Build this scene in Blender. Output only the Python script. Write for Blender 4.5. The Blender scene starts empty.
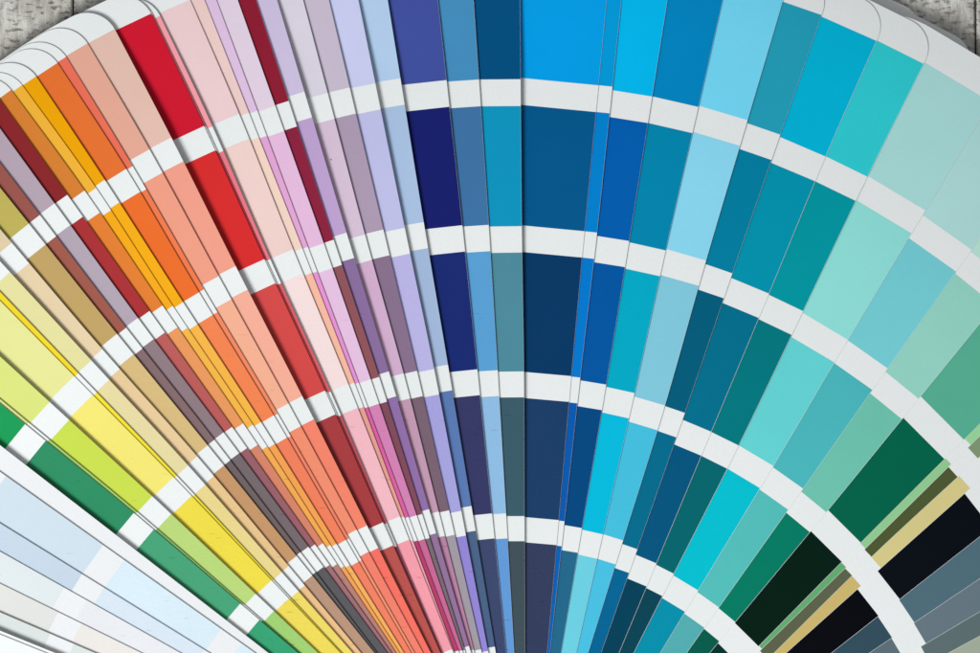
import bpy, math, random
random.seed(7)
S = 0.00025            # metres per unit of the measured plan (one unit = a quarter of a millimetre)
D = 3200.0             # camera height above the datum card, in plan units
PX, PY = 452.0, 856.0  # the binding screw of the fan deck, just outside the view
W = 150.0              # width of every strip
TH = 0.62
GROUP = 'strips of the fanned colour deck'
scene = bpy.context.scene
C = scene.collection

def lin(c):
    c = c / 255.0
    return c / 12.92 if c <= 0.04045 else ((c + 0.055) / 1.055) ** 2.4

# ------------------------------------------------------------------ materials
def new_mat(name):
    m = bpy.data.materials.new(name); m.use_nodes = True
    nt = m.node_tree; nt.nodes.clear()
    out = nt.nodes.new('ShaderNodeOutputMaterial'); b = nt.nodes.new('ShaderNodeBsdfPrincipled')
    nt.links.new(b.outputs[0], out.inputs[0])
    return m, nt, b
def N(nt, t, **kw):
    n = nt.nodes.new(t)
    for k, v in kw.items():
        if k in n.inputs: n.inputs[k].default_value = v
        else: setattr(n, k, v)
    return n
def mixc(nt, fac, a, b, mode='MIX'):
    m = nt.nodes.new('ShaderNodeMix'); m.data_type = 'RGBA'; m.blend_type = mode
    for sock, v in ((m.inputs[0], fac), (m.inputs[6], a), (m.inputs[7], b)):
        if hasattr(v, 'is_linked'): nt.links.new(v, sock)
        else: sock.default_value = v
    return m.outputs[2]
def ramp(nt, fac, stops):
    r = nt.nodes.new('ShaderNodeValToRGB'); e = r.color_ramp.elements
    while len(e) < len(stops): e.new(0.5)
    for q, (p, c) in zip(e, stops): q.position = p; q.color = (c, c, c, 1) if not isinstance(c, tuple) else c
    nt.links.new(fac, r.inputs[0]); return r.outputs[0]

# printed ink: takes the colour of its own patch, lightly lacquered, a few pinholes and scuffs
ink, nt, b = new_mat('printed_ink')
tc = N(nt, 'ShaderNodeTexCoord'); oi = N(nt, 'ShaderNodeObjectInfo')
add = N(nt, 'ShaderNodeVectorMath', operation='ADD'); 
mul = N(nt, 'ShaderNodeVectorMath', operation='SCALE'); mul.inputs['Scale'].default_value = 37.0
cr = N(nt, 'ShaderNodeCombineXYZ')
nt.links.new(oi.outputs['Random'], cr.inputs[0]); nt.links.new(oi.outputs['Random'], cr.inputs[1])
nt.links.new(cr.outputs[0], mul.inputs[0])
nt.links.new(tc.outputs['Object'], add.inputs[0]); nt.links.new(mul.outputs[0], add.inputs[1])
P = add.outputs[0]
n1 = N(nt, 'ShaderNodeTexNoise', Scale=1300.0, Detail=4.0, Roughness=0.7); nt.links.new(P, n1.inputs['Vector'])
n2 = N(nt, 'ShaderNodeTexNoise', Scale=60.0, Detail=4.0, Roughness=0.55); nt.links.new(P, n2.inputs['Vector'])
v1 = N(nt, 'ShaderNodeTexVoronoi', Scale=110.0); nt.links.new(P, v1.inputs['Vector'])
v1r = N(nt, 'ShaderNodeTexVoronoi', Scale=110.0); nt.links.new(P, v1r.inputs['Vector'])
sepc = N(nt, 'ShaderNodeSeparateColor'); nt.links.new(v1r.outputs['Color'], sepc.inputs[0])
dot = N(nt, 'ShaderNodeMath', operation='LESS_THAN'); nt.links.new(v1.outputs['Distance'], dot.inputs[0]); dot.inputs[1].default_value = 0.028
sel = N(nt, 'ShaderNodeMath', operation='GREATER_THAN'); nt.links.new(sepc.outputs[0], sel.inputs[0]); sel.inputs[1].default_value = 0.90
speck = N(nt, 'ShaderNodeMath', operation='MULTIPLY'); nt.links.new(dot.outputs[0], speck.inputs[0]); nt.links.new(sel.outputs[0], speck.inputs[1])
mott = ramp(nt, n1.outputs['Fac'], [(0.3, 0.975), (0.7, 1.0)])
mott2 = ramp(nt, n2.outputs['Fac'], [(0.3, 0.965), (0.75, 1.0)])
c1 = mixc(nt, 1.0, oi.outputs['Color'], mott, 'MULTIPLY')
c2 = mixc(nt, 1.0, c1, mott2, 'MULTIPLY')
spf = N(nt, 'ShaderNodeMath', operation='MULTIPLY'); nt.links.new(speck.outputs[0], spf.inputs[0]); spf.inputs[1].default_value = 0.6
spc = ramp(nt, sepc.outputs[1], [(0.49, (0.05, 0.05, 0.05, 1)), (0.51, (0.75, 0.73, 0.68, 1))])
c3 = mixc(nt, spf.outputs[0], c2, spc)
# scuffs: short faint nicks across the strip, more of them on the inner, more handled patches
sm = N(nt, 'ShaderNodeMapping'); sm.inputs['Scale'].default_value = (0.8, 4.5, 1.0); sm.inputs['Rotation'].default_value = (0, 0, 0.9)
nt.links.new(P, sm.inputs['Vector'])
vs = N(nt, 'ShaderNodeTexVoronoi', Scale=230.0); nt.links.new(sm.outputs[0], vs.inputs['Vector'])
vsc = N(nt, 'ShaderNodeSeparateColor'); nt.links.new(vs.outputs['Color'], vsc.inputs[0])
sd = ramp(nt, vs.outputs['Distance'], [(0.05, 1.0), (0.22, 0.0)])
ss = N(nt, 'ShaderNodeMath', operation='GREATER_THAN'); nt.links.new(vsc.outputs[0], ss.inputs[0]); ss.inputs[1].default_value = 0.86
sc1 = N(nt, 'ShaderNodeMath', operation='MULTIPLY'); nt.links.new(sd, sc1.inputs[0]); nt.links.new(ss.outputs[0], sc1.inputs[1])
sc2 = N(nt, 'ShaderNodeMath', operation='MULTIPLY'); nt.links.new(sc1.outputs[0], sc2.inputs[0]); nt.links.new(oi.outputs['Alpha'], sc2.inputs[1])
sc3 = N(nt, 'ShaderNodeMath', operation='MULTIPLY'); nt.links.new(sc2.outputs[0], sc3.inputs[0]); sc3.inputs[1].default_value = 0.5
dk = mixc(nt, 1.0, c3, (0.35, 0.37, 0.38, 1), 'MULTIPLY')
c4 = mixc(nt, sc3.outputs[0], c3, dk)
nt.links.new(c4, b.inputs['Base Color'])
b.inputs['Roughness'].default_value = 0.42
spm = N(nt, 'ShaderNodeMath', operation='MULTIPLY_ADD'); nt.links.new(oi.outputs['Alpha'], spm.inputs[0]); spm.inputs[1].default_value = 0.07; spm.inputs[2].default_value = 0.05
nt.links.new(spm.outputs[0], b.inputs['Specular IOR Level'])
bm1 = N(nt, 'ShaderNodeBump', Strength=0.5, Distance=0.00008); nt.links.new(oi.outputs['Alpha'], bm1.inputs['Strength']); nt.links.new(n1.outputs['Fac'], bm1.inputs['Height'])
bm2 = N(nt, 'ShaderNodeBump', Strength=0.15, Distance=0.0006); nt.links.new(n2.outputs['Fac'], bm2.inputs['Height'])
nt.links.new(bm1.outputs[0], bm2.inputs['Normal'])
nt.links.new(bm2.outputs[0], b.inputs['Normal'])

for pname, tint in (('off_white_card', (0.955, 0.945, 0.965, 1)), ('white_card', (1, 1, 1, 1))):
  paper, nt, b = new_mat(pname)
  if tint[0] < 1: paper_off = paper
  tc = N(nt, 'ShaderNodeTexCoord')
  n1 = N(nt, 'ShaderNodeTexNoise', Scale=1800.0, Detail=3.0); nt.links.new(tc.outputs['Object'], n1.inputs['Vector'])
  n2 = N(nt, 'ShaderNodeTexNoise', Scale=45.0, Detail=3.0); nt.links.new(tc.outputs['Object'], n2.inputs['Vector'])
  k1 = ramp(nt, n1.outputs['Fac'], [(0.3, (0.80, 0.805, 0.80, 1)), (0.7, (0.83, 0.835, 0.83, 1))])
  k2 = ramp(nt, n2.outputs['Fac'], [(0.3, (0.97, 0.985, 0.98, 1)), (0.7, (1.0, 1.0, 1.0, 1))])
  nt.links.new(mixc(nt, 1.0, mixc(nt, 1.0, k1, k2, 'MULTIPLY'), tint, 'MULTIPLY'), b.inputs['Base Color'])
  b.inputs['Roughness'].default_value = 0.55; b.inputs['Specular IOR Level'].default_value = 0.25
  bm1 = N(nt, 'ShaderNodeBump', Strength=0.12, Distance=0.00003); nt.links.new(n1.outputs['Fac'], bm1.inputs['Height'])
  nt.links.new(bm1.outputs[0], b.inputs['Normal'])

# ------------------------------------------------------------------ geometry of one strip
def frise(x, y):                 # how far the strips have sprung apart at this distance from the screw
    r = math.hypot(x - PX, y - PY)
    t = max(0.0, min(1.0, (r - 770) / 170.0)); t = t * t * (3 - 2 * t)
    return min(r, 960.0) / 680.0 * (1 - 0.72 * t)
def world(x, y, z):
    k = (D - z) / D
    return ((x - 490.0) * k * S, (326.5 - y) * k * S, z * S)
def mesh_obj(name, verts, faces, mat, parent=None):
    me = bpy.data.meshes.new(name); me.from_pydata(verts, [], faces); me.update()
    me.materials.append(mat)
    for p in me.polygons: p.use_smooth = False
    o = bpy.data.objects.new(name, me); C.objects.link(o)
    if parent: o.parent = parent
    return o
SP = {1: 147.0, 2: 145.5, 3: 144.2, 4: 142.5, 5: 141.0}
def unit(a, b):
    dx, dy = b[0] - a[0], b[1] - a[1]; l = math.hypot(dx, dy); return dx / l, dy / l, l
def fill(pts, top, sc):
    p = dict(pts)
    ks = sorted(k for k in p if k > 0)
    # towards the tip
    while ks[0] > 1:
        a, bq = ks[0], ks[1]; ux, uy, _ = unit(p[bq], p[a]); L = SP[a - 1] * sc
        p[a - 1] = (p[a][0] + ux * L, p[a][1] + uy * L); ks.insert(0, a - 1)
    while ks[-1] < 6:
        a, bq = ks[-1], ks[-2]; ux, uy, _ = unit(p[bq], p[a]); L = SP[min(a, 5)] * sc
        p[a + 1] = (p[a][0] + ux * L, p[a][1] + uy * L); ks.append(a + 1)
    if 0 not in p:
        ux, uy, _ = unit(p[2], p[1]); p[0] = (p[1][0] + ux * top, p[1][1] + uy * top)
    return p
def catmull(pts, i, t):
    p0 = pts[max(i - 1, 0)]; p1 = pts[i]; p2 = pts[i + 1]; p3 = pts[min(i + 2, len(pts) - 1)]
    if i == 0: p0 = (2 * p1[0] - p2[0], 2 * p1[1] - p2[1])
    if i + 2 > len(pts) - 1: p3 = (2 * p2[0] - p1[0], 2 * p2[1] - p1[1])
    r = []
    for k in (0, 1):
        a, b_, c, d = p0[k], p1[k], p2[k], p3[k]
        r.append(0.5 * (2 * b_ + (c - a) * t + (2 * a - 5 * b_ + 4 * c - d) * t * t + (3 * b_ - a - 3 * c + d) * t ** 3))
    return tuple(r)
ALLZ = []
def build_strip(card, zbase):
    """zbase(x, y) -> height of this strip's top surface"""
    pts = fill(card['p'], card.get('top', 125.5), card.get('sc', 1.0))
    tip = card.get('tip', 36.0); rad = card.get('rad', 28.0); w = card.get('w', W)
    ux, uy, _ = unit(pts[1], pts[0])
    E = (pts[0][0] + ux * tip, pts[0][1] + uy * tip)
    ux6, uy6, _ = unit(pts[5], pts[6])
    F = (pts[6][0] + ux6 * 110, pts[6][1] + uy6 * 110)
    ctl = [E] + [pts[k] for k in range(0, 7)] + [F]
    # stations: (x, y, tag)
    raw = []
    for i in range(len(ctl) - 1):
        n = 24 if i == 0 else 10
        for j in range(n):
            raw.append(catmull(ctl, i, j / n))
    raw.append(ctl[-1])
    # arc-length of each
    s = [0.0]
    for a, b_ in zip(raw, raw[1:]): s.append(s[-1] + math.hypot(b_[0] - a[0], b_[1] - a[1]))
    sk = {0: s[24]}
    for k in range(1, 7): sk[k] = s[24 + 10 * k]
    def at(q):
        q = min(max(q, 0.0), s[-1] - 1e-6)
        lo = 0
        while s[lo + 1] < q: lo += 1
        t = (q - s[lo]) / (s[lo + 1] - s[lo])
        x = raw[lo][0] * (1 - t) + raw[lo + 1][0] * t; y = raw[lo][1] * (1 - t) + raw[lo + 1][1] * t
        a = raw[max(lo - 3, 0)]; c = raw[min(lo + 4, len(raw) - 1)]
        dx, dy, _ = unit(a, c)
        return x, y, dy, -dx        # point and right-hand normal (looking towards the tip)
    bt = {1: 26.8, 2: 26.4, 3: 25.9, 4: 25.1, 5: 24.6, 6: 24}
    bsc = card.get('bsc', 1.0)
    def rows(q0, q1, step):
        n = max(1, int(math.ceil((q1 - q0) / step)))
        return [q0 + (q1 - q0) * i / n for i in range(n + 1)]
    def inset(q, lat):
        if q >= rad: return 0.0
        d = (rad - q) / rad
        return lat * (1 - math.sqrt(max(1 - d * d, 0.0)))
    latl = card.get('latl', 105.0 if card['p'][min(card['p'])][0] < 500 else 62.0); x0_ = card['p'][min(card['p'])][0]; edge = 0.26 if x0_ > 860 else 0.13 if x0_ > 440 else 0.0
    NC = 10
    def grid(qs, dz, e0=0.0):
        V = []
        for q in qs:
            x, y, nx, ny = at(q)
            ins = inset(q, rad) + e0; inl = inset(q, latl)
            for c in range(NC + 1):
                t = ins + (w - ins - inl) * c / NC
                X, Y = x + nx * t * -1, y + ny * t * -1
                V.append((X, Y, dz))
        return V
    # orientation: the strip extends to the left of its right-hand edge
    x, y, nx, ny = at(sk[2]);
    flip = 1
    # left of direction-to-tip; direction to tip = (-dx,-dy)
    def place(V):
        return [world(X, Y, zbase(X, Y) + dz) for X, Y, dz in V]
    qs = [rad * (1 - math.cos(math.pi / 2 * i / 12)) for i in range(13)]
    brk = [qs[-1]]
    for k in range(0, 7):
        if k: brk.append(sk[k]); brk.append(sk[k] + bt[k] * bsc)
        elif sk[0] > qs[-1] + 0.5: brk.append(sk[0])
    brk.append(s[-1])
    for a_, b_ in zip(brk, brk[1:]):
        if b_ > a_ + 0.01: qs += rows(a_, b_, 10.0)[1:]
    Vt = place(grid(qs, 0.0)); Vb = place(grid(qs, -TH))
    nR = len(qs); nT = len(Vt); st = NC + 1
    F_ = []
    for r in range(nR - 1):
        for c in range(NC):
            a = r * st + c
            F_.append((a, a + 1, a + st + 1, a + st)); F_.append((nT + a, nT + a + st, nT + a + st + 1, nT + a + 1))
        a = r * st; F_.append((a, a + st, nT + a + st, nT + a))
        a = r * st + NC; F_.append((a, nT + a, nT + a + st, a + st))
    for c in range(NC):
        F_.append((c, nT + c, nT + c + 1, c + 1)); a = (nR - 1) * st + c; F_.append((a, a + 1, nT + a + 1, nT + a))
    body = bpy.data.objects.new('colour_strip', None); C.objects.link(body)
    body.location = world(PX, PY, zbase(PX, PY)); body.empty_display_size = 0.01
    loc = tuple(body.location)
    rel = lambda vs: [(v[0] - loc[0], v[1] - loc[1], v[2] - loc[2]) for v in vs]
    ALLZ.extend(v[2] for v in Vb)
    mesh_obj('paper_card', rel(Vt + Vb), F_, paper_off if card['n'] in ('WA', 'WB', 'WC', 'WD', 'WE', 'WF') else paper, body)
    body['label'] = card['label']; body['category'] = 'colour strip'; body['group'] = GROUP
    for k, col in enumerate(card['c']):
        if col is None: continue
        q0 = sk[k] + (bt[k] * bsc if k > 0 else 0.0); q1 = sk[k + 1]
        if k == 0: q0 = sk[0]
        pq = rows(q0, q1, 10.0)
        V = place(grid(pq, 0.06, edge))
        F2 = []
        for r in range(len(pq) - 1):
            for c in range(NC):
                a = r * st + c; F2.append((a, a + 1, a + st + 1, a + st))
        o = mesh_obj('colour_patch', rel(V), F2, ink, body)
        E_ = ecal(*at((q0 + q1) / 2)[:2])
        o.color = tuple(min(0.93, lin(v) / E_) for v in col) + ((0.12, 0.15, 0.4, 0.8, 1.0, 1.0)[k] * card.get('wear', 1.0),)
    return body
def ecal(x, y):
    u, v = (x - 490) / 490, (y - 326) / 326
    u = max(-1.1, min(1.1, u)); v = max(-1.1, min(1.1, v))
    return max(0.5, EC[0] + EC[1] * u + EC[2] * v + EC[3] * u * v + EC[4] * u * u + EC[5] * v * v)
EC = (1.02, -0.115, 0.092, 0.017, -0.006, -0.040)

# ------------------------------------------------------------------ the strips, topmost (left) first
# p: where each white band's upper edge meets the strip's right-hand edge; c: its printed colours from the tip; g: air under it
X_ = None
cards = [
 dict(n='blank', g=0.6, p={3:(45.3,652.6),4:(178,706)}, c=[], label='bright white blank strip, topmost of the deck, in the lower left corner'),
 dict(n='cover', g=7.0, p={3:(0,630.5),4:(132,684)}, c=[], label='cream white sliver of strip directly under the blank topmost one, casting a soft shadow'),
 dict(n='WF', g=2.2, p={3:(50,633.6),4:(182,690)}, c=[(228,234,231)]*6, label='greenish white strip shadowed by the cream sliver in the lower left corner'),
 dict(n='WE', g=.7, p={3:(58,611.9),4:(187,675.2)}, c=[(232,230,228),(234,232,229),(235,234,230),(243,237,232),(243,237,232),(243,237,232)], label='warm ivory white strip, directly above the greenish white shadowed one'),
 dict(n='WD', g=.7, p={3:(64,587.4),4:(189.5,657.9)}, c=[(230,236,240),(232,238,241),(233,239,241),(240,240,244),(240,240,244),(240,240,244)], label='cool near white strip between the warm ivory one and the powder blue one'),
 dict(n='WC', g=1.2, p={3:(82,574),4:(204.5,649.8)}, c=[(203,218,236),(203,218,236),(207,221,237),(224,236,248),(224,236,248),(224,236,248)], label='powder blue strip, the deeper of the two pale blue ones at lower left'),
 dict(n='WB', g=1.2, p={3:(103,544.9),4:(221,628.7)}, c=[(212,227,240),(212,228,240),(216,231,242),(224,242,252),(224,242,252),(224,242,252)], label='very pale sky blue wide strip under the plain white edge strip beside the greens'),
 dict(n='WA', g=6.5, p={3:(120,538),4:(235,627)}, c=[], label='plain white strip without patches lying along the green strip and shading it'),
 dict(n='G1', g=.9, p={2:(25.1,424.1),3:(133.7,512.9),4:(240.2,603.5)}, c=[(20,160,90),(24,162,90),(48,147,102),(72,168,122),(52,165,116),(52,165,116)], label='emerald and sea green strip with scuffs, next to the plain white strip'),
 dict(n='G2', g=1.2, p={2:(28.6,422.6),3:(137.1,512),4:(243.3,603.8)}, c=[(220,232,150),(222,234,150),(170,215,120),(140,195,115),(80,140,70),(80,140,70)], label='hair thin pale green sliver of strip between the emerald and the lime strips'),
 dict(n='Y1', g=4.6, p={2:(49.6,402),3:(152.2,496.2),4:(255.5,593.7)}, c=[(226,234,130),(228,235,132),(210,229,82),(192,222,126),(165,213,116),(165,213,116)], label='lime green strip turning leaf green inward, beside the lemon yellow one'),
 dict(n='Y2', g=.4, p={2:(74.1,376.1),3:(173.5,477.1),4:(271.4,580.2)}, c=[(236,236,160),(239,237,156),(254,239,122),(249,227,74),(248,224,90),(248,224,90)], label='wide lemon yellow strip, pale primrose at its outer end'),
 dict(n='Y3', g=1.2, p={2:(78.2,373.3),3:(176.8,475.9),4:(273.8,580)}, c=[(253,222,40),(253,222,40),(253,232,50),(246,228,50),(242,222,60),(242,222,60)], label='hair thin bright yellow sliver of strip along the wide lemon yellow one'),
 dict(n='BE1', g=4.0, p={2:(91.3,360.4),3:(188,465.3),4:(281.8,572.2)}, c=[(236,230,165),(237,229,164),(240,224,168),(243,220,146),(246,222,104),(246,222,104)], label='pale straw beige strip shading into soft yellow, right of the thin bright yellow sliver'),
 dict(n='BE2', g=2.4, p={1:(11.6,242.7),2:(102.2,349.2),3:(197.1,456.3),4:(288.6,566)}, c=[(230,208,172),(237,213,174),(241,209,160),(241,202,146),(244,196,140),(244,196,140)], label='pale peach beige strip between the straw one and the ochre one'),
 dict(n='C1', g=2.0, p={1:(28.8,223.7),2:(116.9,333.9),3:(207.6,445.3),4:(296.5,555.9)}, c=[(196,180,92),(199,166,104),(223,191,130),(204,154,108),(190,150,126),(190,150,126)], label='ochre and tan strip with an olive gold outermost patch'),
 dict(n='D1', g=1.6, p={1:(39.8,215.1),2:(126.1,327.8),3:(214.3,439.8),4:(300.2,552.2)}, c=[(158,88,80),(164,92,78),(138,110,112),(115,100,100),(98,95,95),(98,95,95)], label='narrow rusty brown strip turning grey brown inward, right of the ochre one'),
 dict(n='E1', g=1.8, p={1:(54.5,203.5),2:(137.8,318),3:(223.5,432.4),4:(308.4,546.7)}, c=[(186,166,180),(184,168,182),(148,126,132),(121,107,111),(93,91,95),(93,91,95)], label='dusty lilac grey strip between the rusty brown and the dark red ones'),
 dict(n='F1', g=1.4, p={1:(67.3,194.9),2:(149.5,311),3:(232,426.9),4:(314.9,544.3)}, c=[(142,40,44),(175,50,54),(193,95,94),(158,98,108),(166,112,120),(166,112,120)], label='dark brick red strip fading to dusty rose, left of the tan orange one'),
 dict(n='H1', g=.8, p={0:(11,90),1:(84.5,190.6),2:(162.5,305.5),3:(243.1,423.3),4:(322.9,543.1)}, c=[(220,130,52),(234,130,52),(242,157,96),(223,136,108),(187,131,121),(187,131,121)], label='burnt tangerine strip with a brownish inner end, left of two amber ones'),
 dict(n='I1', g=.4, p={0:(22,85.1),1:(96,188),2:(172.7,305.9),3:(252.9,424.7),4:(330.2,544.9)}, c=[(247,182,58),(253,174,26),(254,187,74),(253,176,84),(251,166,90),(251,166,90)], label='narrow light amber strip, paler of the two yellow orange ones at upper left'),
 dict(n='J1', g=1.5, p={0:(36.1,76.5),1:(104.7,180),2:(183,302.2),3:(260.8,422),4:(336.3,543.7)}, c=[(245,168,4),(251,176,20),(255,187,74),(253,166,84),(253,181,95),(253,181,95)], label='deep golden amber strip touching the vivid orange one'),
 dict(n='K1', g=.8, p={0:(57.5,63),1:(126.1,169),2:(199,292.4),3:(273.7,415.3),4:(345.8,539.8)}, c=[(234,115,50),(242,112,44),(252,136,84),(250,131,94),(250,131,100),(250,131,100)], label='vivid orange strip, widest of the orange ones near the left tip row'),
 dict(n='L1', g=.9, p={0:(66.1,57),1:(132.6,166.2),2:(203.9,289.4),3:(277.6,413.7),4:(349,538.4)}, c=[(240,113,88),(246,125,78),(251,141,100),(249,136,105),(252,152,116),(252,152,116)], label='very narrow salmon orange strip along the vivid orange one'),
 dict(n='M1', g=1.4, p={0:(87.5,43.5),1:(149.4,149.4),2:(218.6,276.2),3:(288.3,403.4),4:(356.5,529.6)}, c=[(233,171,150),(245,161,134),(253,181,150),(251,146,114),(250,131,110),(250,131,110)], label='salmon pink strip between the narrow salmon orange and the pale blush ones'),
 dict(n='N1', g=7.6, p={0:(114.7,29.3),1:(171.3,137.6),2:(235.6,266.1),3:(302.2,396.1),4:(366.9,525.3)}, c=[(231,191,176),(246,161,140),(254,179,155),(253,136,110),(253,115,100),(253,115,100)], label='pale blush strip curling over the crimson one and shading it'),
 dict(n='O1', g=.4, p={0:(151,13.7),1:(204,126.1),2:(264.3,259.2),3:(324.9,390.6),4:(382.9,522.3)}, c=[(208,24,48),(220,45,46),(219,76,74),(174,62,65),(192,84,78),(192,84,78)], label='crimson red strip with a wide dark shadow on its left side'),
 dict(n='O2', g=.6, p={0:(153,14.8),1:(205.9,126.4),2:(266.2,260),3:(326.9,391.6),4:(384.7,523.4)}, c=[(205,100,112),(190,60,70),(205,70,80),(170,60,72),(150,60,72),(150,60,72)], label='thread thin dark rose sliver of strip between the crimson and the narrow rose ones'),
 dict(n='PA', g=3.0, p={0:(160,15.9),1:(212.4,126.5),2:(270.2,259.2),3:(330.5,391.6),4:(386.7,523.2)}, c=[(246,160,168),(236,122,136),(226,98,106),(200,84,94),(140,62,84),(140,62,84)], label='narrow rose pink strip right of the crimson one'),
 dict(n='QA', g=1.0, p={0:(190,0),1:(239,113.9),2:(293.1,249.4),3:(348.2,383.9),4:(400,516.3)}, c=[(238,204,206),(244,210,204),(255,228,226),(253,191,201),(253,161,175),(253,161,175)], label='wide shell pink strip whose inner patches turn candy pink'),
 dict(n='RA', g=.5, p={1:(248.8,112.7),2:(302.2,248.2),3:(354.3,382.7),4:(403.9,516.5)}, c=[(238,203,198),(246,213,196),(253,191,165),(236,166,150),(253,177,187),(253,177,187)], label='narrow peach strip between the shell pink and the thin orchid ones'),
 dict(n='SA', g=.6, p={1:(257.3,110.8),2:(307.8,246.9),3:(358.6,382.7),4:(408.5,516.8)}, c=[(224,192,224),(229,166,213),(237,150,216),(228,98,168),(188,62,108),(188,62,108)], label='thin orchid pink strip turning magenta inward'),
 dict(n='TA', g=1.2, p={1:(275.1,105.9),2:(323.7,243.3),3:(370.6,379.2),4:(416.5,515.1)}, c=[(226,207,224),(232,187,221),(237,197,229),(219,133,184),(208,106,152),(208,106,152)], label='pale lilac pink strip directly left of the maroon one'),
 dict(n='UA', g=2.0, p={1:(288.6,101),2:(333.6,239.8),3:(379,376.9),4:(422,513.9)}, c=[(141,28,50),(142,34,62),(148,86,93),(133,76,92),(126,107,116),(126,107,116)], label='narrow maroon strip between lilac pink and lavender ones'),
 dict(n='VA', g=5.2, p={1:(304.4,91.8),2:(346.5,232.7),3:(388.8,371.4),4:(429,509)}, c=[(203,188,218),(191,161,207),(142,111,160),(150,113,172),(151,116,157),(151,116,157)], label='lavender violet strip directly right of the maroon one, its white bands stepped outward'),
 dict(n='MA', g=1.8, p={1:(327.6,93.1),2:(364.9,234.5),3:(403.5,373.3),4:(438.6,511.4)}, c=[(215,207,219),(216,192,213),(216,177,208),(202,157,182),(192,133,167),(192,133,167)], label='pale mauve strip with soft shadow down its left side, left of the mauve grey one'),
 dict(n='XA', g=2.2, p={1:(349.6,87.6),2:(383.3,229.6),3:(416.9,370.8),4:(449,510.2)}, c=[(197,183,201),(173,153,176),(140,114,142),(126,100,115),(167,157,166),(167,157,166)], label='mauve grey strip left of the periwinkle one'),
 dict(n='YA', g=5.0, p={1:(375.3,83.3),2:(404.7,227.8),3:(434.1,369),4:(461.2,510.8)}, c=[(198,200,234),(192,190,230),(190,184,232),(172,167,227),(152,137,217),(152,137,217)], label='periwinkle lilac strip between the mauve grey and the pale blue ones'),
 dict(n='ZA', g=4.2, p={1:(400.4,78.4),2:(423.7,222.2),3:(447.9,364.7),4:(471.4,505.9)}, c=[(174,199,228),(170,192,224),(167,187,220),(93,123,181),(75,100,137),(75,100,137)], label='pale ice blue strip directly left of the indigo one'),
 dict(n='AA', g=2.2, p={1:(446.5,80.2),2:(462.3,225.3),3:(477.3,369.3),4:(492,513.3)}, c=[(63,77,152),(22,30,106),(24,42,114),(54,57,102),(60,72,110),(60,72,110)], label='indigo strip, darkest of the violet blues, right of the pale ice blue one'),
 dict(n='AB', g=1.8, p={1:(479,79.6),2:(488.7,224.9),3:(497.7,370.2),4:(506.1,513.3)}, c=[(66,136,182),(62,113,162),(91,161,213),(147,192,231),(101,157,220),(101,157,220)], label='steel blue strip between the indigo and the deep petrol ones'),
 dict(n='AC', g=6.0, p={1:(520.6,79.3),2:(521.8,226.2),3:(523.9,371.4),4:(524.5,516)}, c=[(0,75,121),(10,146,187),(78,139,156),(58,92,106),(65,81,89),(65,81,89)], label='petrol blue strip with a turquoise second patch and upright right edge in the centre'),
 dict(n='AD', g=.2, p={1:(598.6,85.5),2:(584.6,231.3),3:(571.4,376.1),4:(558.8,520)}, c=[(0,150,219),(0,85,137),(0,56,101),(22,61,104),(50,60,94),(50,60,94)], label='widest strip at top centre, azure outer patch over navy ones'),
 dict(n='AE', g=1.2, p={1:(612.4,86.8),2:(597.1,232.7),3:(580.3,377.6),4:(564.5,521.2)}, c=[(0,146,206),(0,126,202),(0,121,206),(5,91,177),(0,101,187),(0,101,187)], label='narrow cobalt blue strip along the wide azure and navy one'),
 dict(n='AF', g=1.0, p={1:(652.2,96.7),2:(629.2,241.1),3:(606.2,384.6),4:(582,528)}, c=[(0,173,224),(0,91,170),(0,86,162),(0,73,130),(35,106,141),(35,106,141)], label='cyan blue strip whose inner patches are royal blue'),
 dict(n='AG', g=.9, p={1:(698.4,107.1),2:(665.7,250.5),3:(634.6,393.1),4:(602.9,534.3)}, c=[(0,126,182),(0,131,170),(0,169,197),(0,189,224),(112,212,230),(112,212,230)], label='cerulean strip whose inner patches turn bright turquoise, left of the pale sky one'),
 dict(n='AH', g=1.3, p={1:(747.6,120.3),2:(706.1,260.6),3:(665,405.5),4:(623.1,540.4)}, c=[(109,202,230),(136,210,234),(131,200,220),(70,193,224),(75,196,230),(75,196,230)], label='pale sky blue strip right of the cerulean one'),
 dict(n='AI', g=1.0, p={1:(780.3,134.8),2:(732.4,273.4),3:(684.9,412.9),4:(637.4,549.2)}, c=[(33,149,174),(0,123,156),(0,93,123),(0,109,143),(0,103,151),(0,103,151)], label='narrow smoky teal strip right of the pale sky blue one'),
 dict(n='AJ', g=.3, p={0:(876.6,41.1),1:(825.7,156.7),2:(769.1,293.7),3:(711.4,431.8),4:(656.5,563.3)}, c=[(0,169,202),(0,143,169),(0,111,141),(0,86,127),(0,66,91),(0,66,91)], label='bright lagoon blue strip fading to deep petrol inward'),
 dict(n='AK', g=.7, p={0:(923.7,64),1:(867.5,176.9),2:(803.2,311.2),3:(738.8,445.5),4:(673.9,573.7)}, c=[(45,191,197),(0,146,156),(0,119,126),(0,103,109),(5,69,86),(5,69,86)], label='aquamarine strip with dark teal inner patches, left of the pale mint one'),
 dict(n='AL', g=.2, p={1:(925.4,210.6),2:(847.9,339.8),3:(773.5,466),4:(698.2,590.4)}, c=[(161,207,204),(141,216,209),(101,209,209),(0,193,209),(0,146,173),(0,146,173)], label='pale mint strip with bright turquoise fourth patch'),
 dict(n='AM', g=.2, p={1:(971.8,250),2:(887.7,368.5),3:(803.2,488.6),4:(719,607.3)}, c=[(166,207,204),(115,199,206),(74,181,186),(85,191,186),(85,176,179),(85,176,179)], label='soft aqua strip between the pale mint and the celadon ones'),
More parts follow.
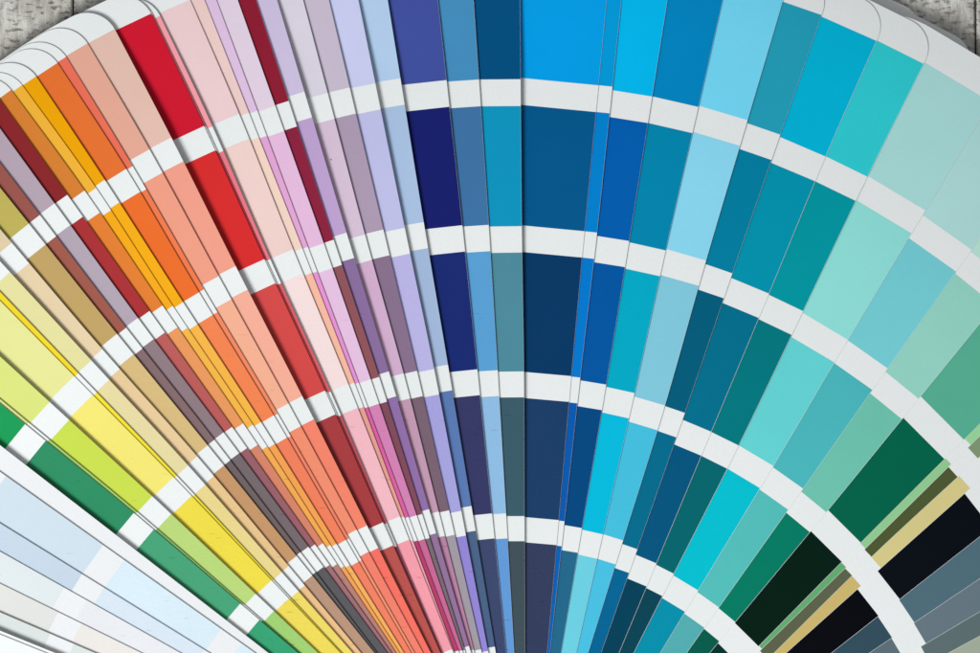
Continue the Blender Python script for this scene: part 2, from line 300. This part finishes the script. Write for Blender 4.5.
 dict(n='AN', g=.2, sc=1.0, p={2:(918.7,398.8),3:(826.4,512.2),4:(735.4,622)}, c=[(175,215,200),(146,206,190),(110,193,172),(0,123,99),(0,93,76),(0,93,76)], label='celadon green strip with emerald fourth patch, left of the forest green one'),
 dict(n='AO', g=.2, bsc=1.04, p={2:(964,439.8),3:(860.9,542.7),4:(758.6,646.3)}, c=[(120,190,160),(85,169,141),(0,98,72),(0,30,19),(0,50,45),(0,50,45)], label='forest green strip whose inner patch is nearly black green, at lower right'),
 dict(n='AP', g=.2, bsc=1.04, p={2:(970.8,445.0),3:(865.5,548.5),4:(762,648.8)}, c=[(150,205,150),(150,206,150),(146,201,143),(101,171,111),(90,150,100),(90,150,100)], label='narrow light leaf green strip along the forest green one'),
 dict(n='AQ', g=.2, bsc=1.04, p={2:(978.0,458.5),3:(871.6,556.9),4:(768,659)}, c=[(125,146,110),(126,146,111),(78,88,50),(93,99,73),(90,90,70),(90,90,70)], label='narrow dark olive strip between the light leaf green and the gold ones'),
 dict(n='AR', g=.3, bsc=1.04, p={2:(990.8,470.2),3:(881,568),4:(776,662)}, c=[(215,200,140),(215,200,140),(213,199,135),(206,181,110),(200,170,100),(200,170,100)], label='straw gold strip between the dark olive and the black ones'),
 dict(n='AS', g=.2, bsc=1.04, p={2:(1013,510.8),3:(899.8,599.3),4:(787,688)}, c=[(70,80,90),(50,60,70),(6,12,20),(2,4,12),(5,5,10),(5,5,10)], label='black strip between the straw gold and the slate ones'),
 dict(n='AT', g=.2, bsc=1.04, p={2:(1034.6,541.7),3:(914.5,622.6),4:(795,703)}, c=[(90,110,125),(85,110,125),(79,107,120),(50,77,91),(50,70,80),(50,70,80)], label='blue slate strip next to the black one'),
 dict(n='AU', g=.2, bsc=1.04, p={2:(1050.8,569.5),3:(926,643.5),4:(802,717)}, c=[(110,120,130),(110,120,130),(101,117,127),(93,109,119),(90,100,110),(90,100,110)], label='medium grey strip with a cool tint, between blue slate and greenish grey ones'),
 dict(n='AV', g=.2, bsc=1.04, p={2:(1058.5,593.5),3:(930,663),4:(803,733)}, c=[(100,112,112),(100,112,112),(93,109,111),(90,100,100),(90,100,100),(90,100,100)], label='greenish grey strip between the medium grey one and the sage one in the corner'),
 dict(n='AW', g=.2, bsc=1.04, p={2:(1071,623),3:(938,688),4:(806,752)}, c=[(160,168,150),(160,168,150),(162,170,152),(150,160,145),(150,160,145),(150,160,145)], label='pale sage grey strip in the lower right corner'),
 dict(n='e1', g=.6, tip=36, latl=34, p={0:(917,51),1:(866,165.5),2:(806,300)}, c=[(120,130,130)]*6, label='left one of two grey strip ends behind the white tips at top right'),
 dict(n='e2', g=.6, tip=38, latl=34, p={0:(964,83),1:(906.5,194.5),2:(839,325)}, c=[(120,130,130)]*6, label='right one of two grey strip ends poking out behind the white tips, top right'),
]
ref = next(i for i, c in enumerate(cards) if c['n'] == 'AC')
cumT, cumG = [], []
a = g = 0.0
for c in cards:
    cumT.append(a); cumG.append(g)
    a += TH + 0.28; g += 0.92 * c['g']
refT, refG = cumT[ref], cumG[ref]
# every strip sags on its neighbours: the whole fan follows one common surface that keeps the tips near the table
def theta(x, y): return math.degrees(math.atan2(x - PX, PY - y))
knots = []
for i, c in enumerate(cards):
    if c['n'] in ('e1', 'e2'): continue
    q = c['p'].get(3) or c['p'][max(c['p'])]
    knots.append((theta(*q), (cumT[i] - refT), (cumG[i] - refG)))
def hsmooth(th):
    sw = st_ = sg = 0.0
    for t, a_, g_ in knots:
        w_ = math.exp(-((t - th) / 16.0) ** 2) + 1e-9; sw += w_; st_ += w_ * a_; sg += w_ * g_
    return st_ / sw, sg / sw
TAB = [hsmooth(-110 + 0.5 * k) for k in range(441)]
def H(x, y):
    r = math.hypot(x - PX, y - PY)
    th = max(-109.0, min(109.0, theta(x, y))); q = (th + 110) / 0.5; k = int(q); f = q - k
    ht = TAB[k][0] * (1 - f) + TAB[k + 1][0] * f; hg = TAB[k][1] * (1 - f) + TAB[k + 1][1] * f
    m = max(0.0, min(1.0, (r - 180) / 460.0)); m = m * m * (3 - 2 * m)
    curl = -0.00028 * max(0.0, r - 700) ** 2
    return 0.93 * m * (ht + hg * frise(x, y)) + curl
def zfun(i):
    dT, dG = cumT[i] - refT, cumG[i] - refG
    return lambda x, y: -(dT + dG * frise(x, y)) + H(x, y)
for i, c in enumerate(cards):
    x1 = c['p'][min(c['p'])][0]
    c.setdefault('wear', 1.0 if i <= ref + 1 else 0.2)
    c.setdefault('tip', 31 if x1 < 500 else 33)
    c.setdefault('rad', 32 if x1 < 500 else 30)
    c.setdefault('top', 125.0 if x1 < 500 else 126.5)
    build_strip(c, zfun(i))
zmin = min(ALLZ) / S - 1.0


# ------------------------------------------------------------------ weathered whitewashed boards
wood, nt, b = new_mat('whitewashed_boards')
tc = N(nt, 'ShaderNodeTexCoord')
mp = N(nt, 'ShaderNodeMapping'); mp.inputs['Scale'].default_value = (1.0, 0.28, 1.0)
nt.links.new(tc.outputs['Object'], mp.inputs['Vector'])
g1 = N(nt, 'ShaderNodeTexNoise', Scale=480.0, Detail=6.0, Roughness=0.7); nt.links.new(mp.outputs[0], g1.inputs['Vector'])
mp2 = N(nt, 'ShaderNodeMapping'); mp2.inputs['Scale'].default_value = (0.4, 1.0, 1.0)
nt.links.new(tc.outputs['Object'], mp2.inputs['Vector'])
g2 = N(nt, 'ShaderNodeTexNoise', Scale=900.0, Detail=5.0, Roughness=0.6); nt.links.new(mp2.outputs[0], g2.inputs['Vector'])
g3 = N(nt, 'ShaderNodeTexNoise', Scale=130.0, Detail=4.0); nt.links.new(tc.outputs['Object'], g3.inputs['Vector'])
base = ramp(nt, g1.outputs['Fac'], [(0.3, (0.27, 0.245, 0.225, 1)), (0.42, (0.52, 0.505, 0.48, 1)), (0.6, (0.76, 0.745, 0.715, 1))])
chip = ramp(nt, g2.outputs['Fac'], [(0.55, 0.0), (0.66, 0.85)])
c1 = mixc(nt, chip, base, (0.20, 0.14, 0.115, 1))
big = ramp(nt, g3.outputs['Fac'], [(0.35, (0.74, 0.72, 0.68, 1)), (0.65, (1.0, 0.99, 0.96, 1))])
nt.links.new(mixc(nt, 1.0, c1, big, 'MULTIPLY'), b.inputs['Base Color'])
b.inputs['Roughness'].default_value = 0.8
bp = N(nt, 'ShaderNodeBump', Strength=0.6, Distance=0.0012); nt.links.new(g1.outputs['Fac'], bp.inputs['Height'])
bp2 = N(nt, 'ShaderNodeBump', Strength=0.5, Distance=0.0008, invert=True); nt.links.new(chip, bp2.inputs['Height'])
nt.links.new(bp.outputs[0], bp2.inputs['Normal']); nt.links.new(bp2.outputs[0], b.inputs['Normal'])
V, F_ = [], []
def board(x0, x1, z):
    k = (D - z) / D
    X0, X1 = (x0 - 490) * k, (x1 - 490) * k
    h = 40; r = 1.6
    prof = [(X0, z - h), (X0, z - r), (X0 + r, z), (X1 - r, z), (X1, z - r), (X1, z - h)]
    n0 = len(V)
    for y in (-1500, 1500):
        for x, zz in prof: V.append((x * S, y * S, zz * S))
    n = len(prof)
    for i in range(n):
        j = (i + 1) % n; F_.append((n0 + i, n0 + j, n0 + n + j, n0 + n + i))
    F_.append(tuple(n0 + i for i in reversed(range(n)))); F_.append(tuple(n0 + n + i for i in range(n)))
edges = [-900, -560, -250, 73, 400, 700, 976, 1290, 1600, 1950]
for i in range(len(edges) - 1):
    board(edges[i] + 0.9, edges[i + 1] - 0.9, zmin + (i % 3) * -0.7)
tbl = mesh_obj('table', V, F_, wood)
tbl['kind'] = 'structure'; tbl['label'] = 'weathered whitewashed grey wooden boards under the colour deck'

# ------------------------------------------------------------------ light, camera
world_ = bpy.data.worlds.new('World'); scene.world = world_; world_.use_nodes = True
bg = world_.node_tree.nodes['Background']; bg.inputs[0].default_value = (0.93, 0.97, 1.0, 1); bg.inputs[1].default_value = 0.33
from mathutils import Vector
def area(name, loc, size, power, col):
    l = bpy.data.lights.new(name, 'AREA'); l.shape = 'DISK'; l.size = size; l.energy = power; l.color = col
    o = bpy.data.objects.new(name, l); C.objects.link(o); o.location = loc
    o.rotation_euler = (Vector((0, 0, 0)) - Vector(loc)).to_track_quat('-Z', 'Y').to_euler()
    return o
area('window_light', (-0.55, -0.65, 0.87), 0.52, 14.6, (0.975, 1.0, 1.0))

cam = bpy.data.cameras.new('Camera'); co = bpy.data.objects.new('Camera', cam); C.objects.link(co)
co.location = (0, 0, D * S); cam.sensor_width = 36; cam.lens = 36 * D / 980.0
cam.clip_start = 0.01; cam.clip_end = 50
cam.dof.use_dof = True; cam.dof.focus_distance = D * S; cam.dof.aperture_fstop = 16
scene.camera = co
scene.render.engine = 'CYCLES'
scene.view_settings.view_transform = 'Standard'; scene.view_settings.look = 'None'
scene.view_settings.exposure = 0; scene.view_settings.gamma = 1
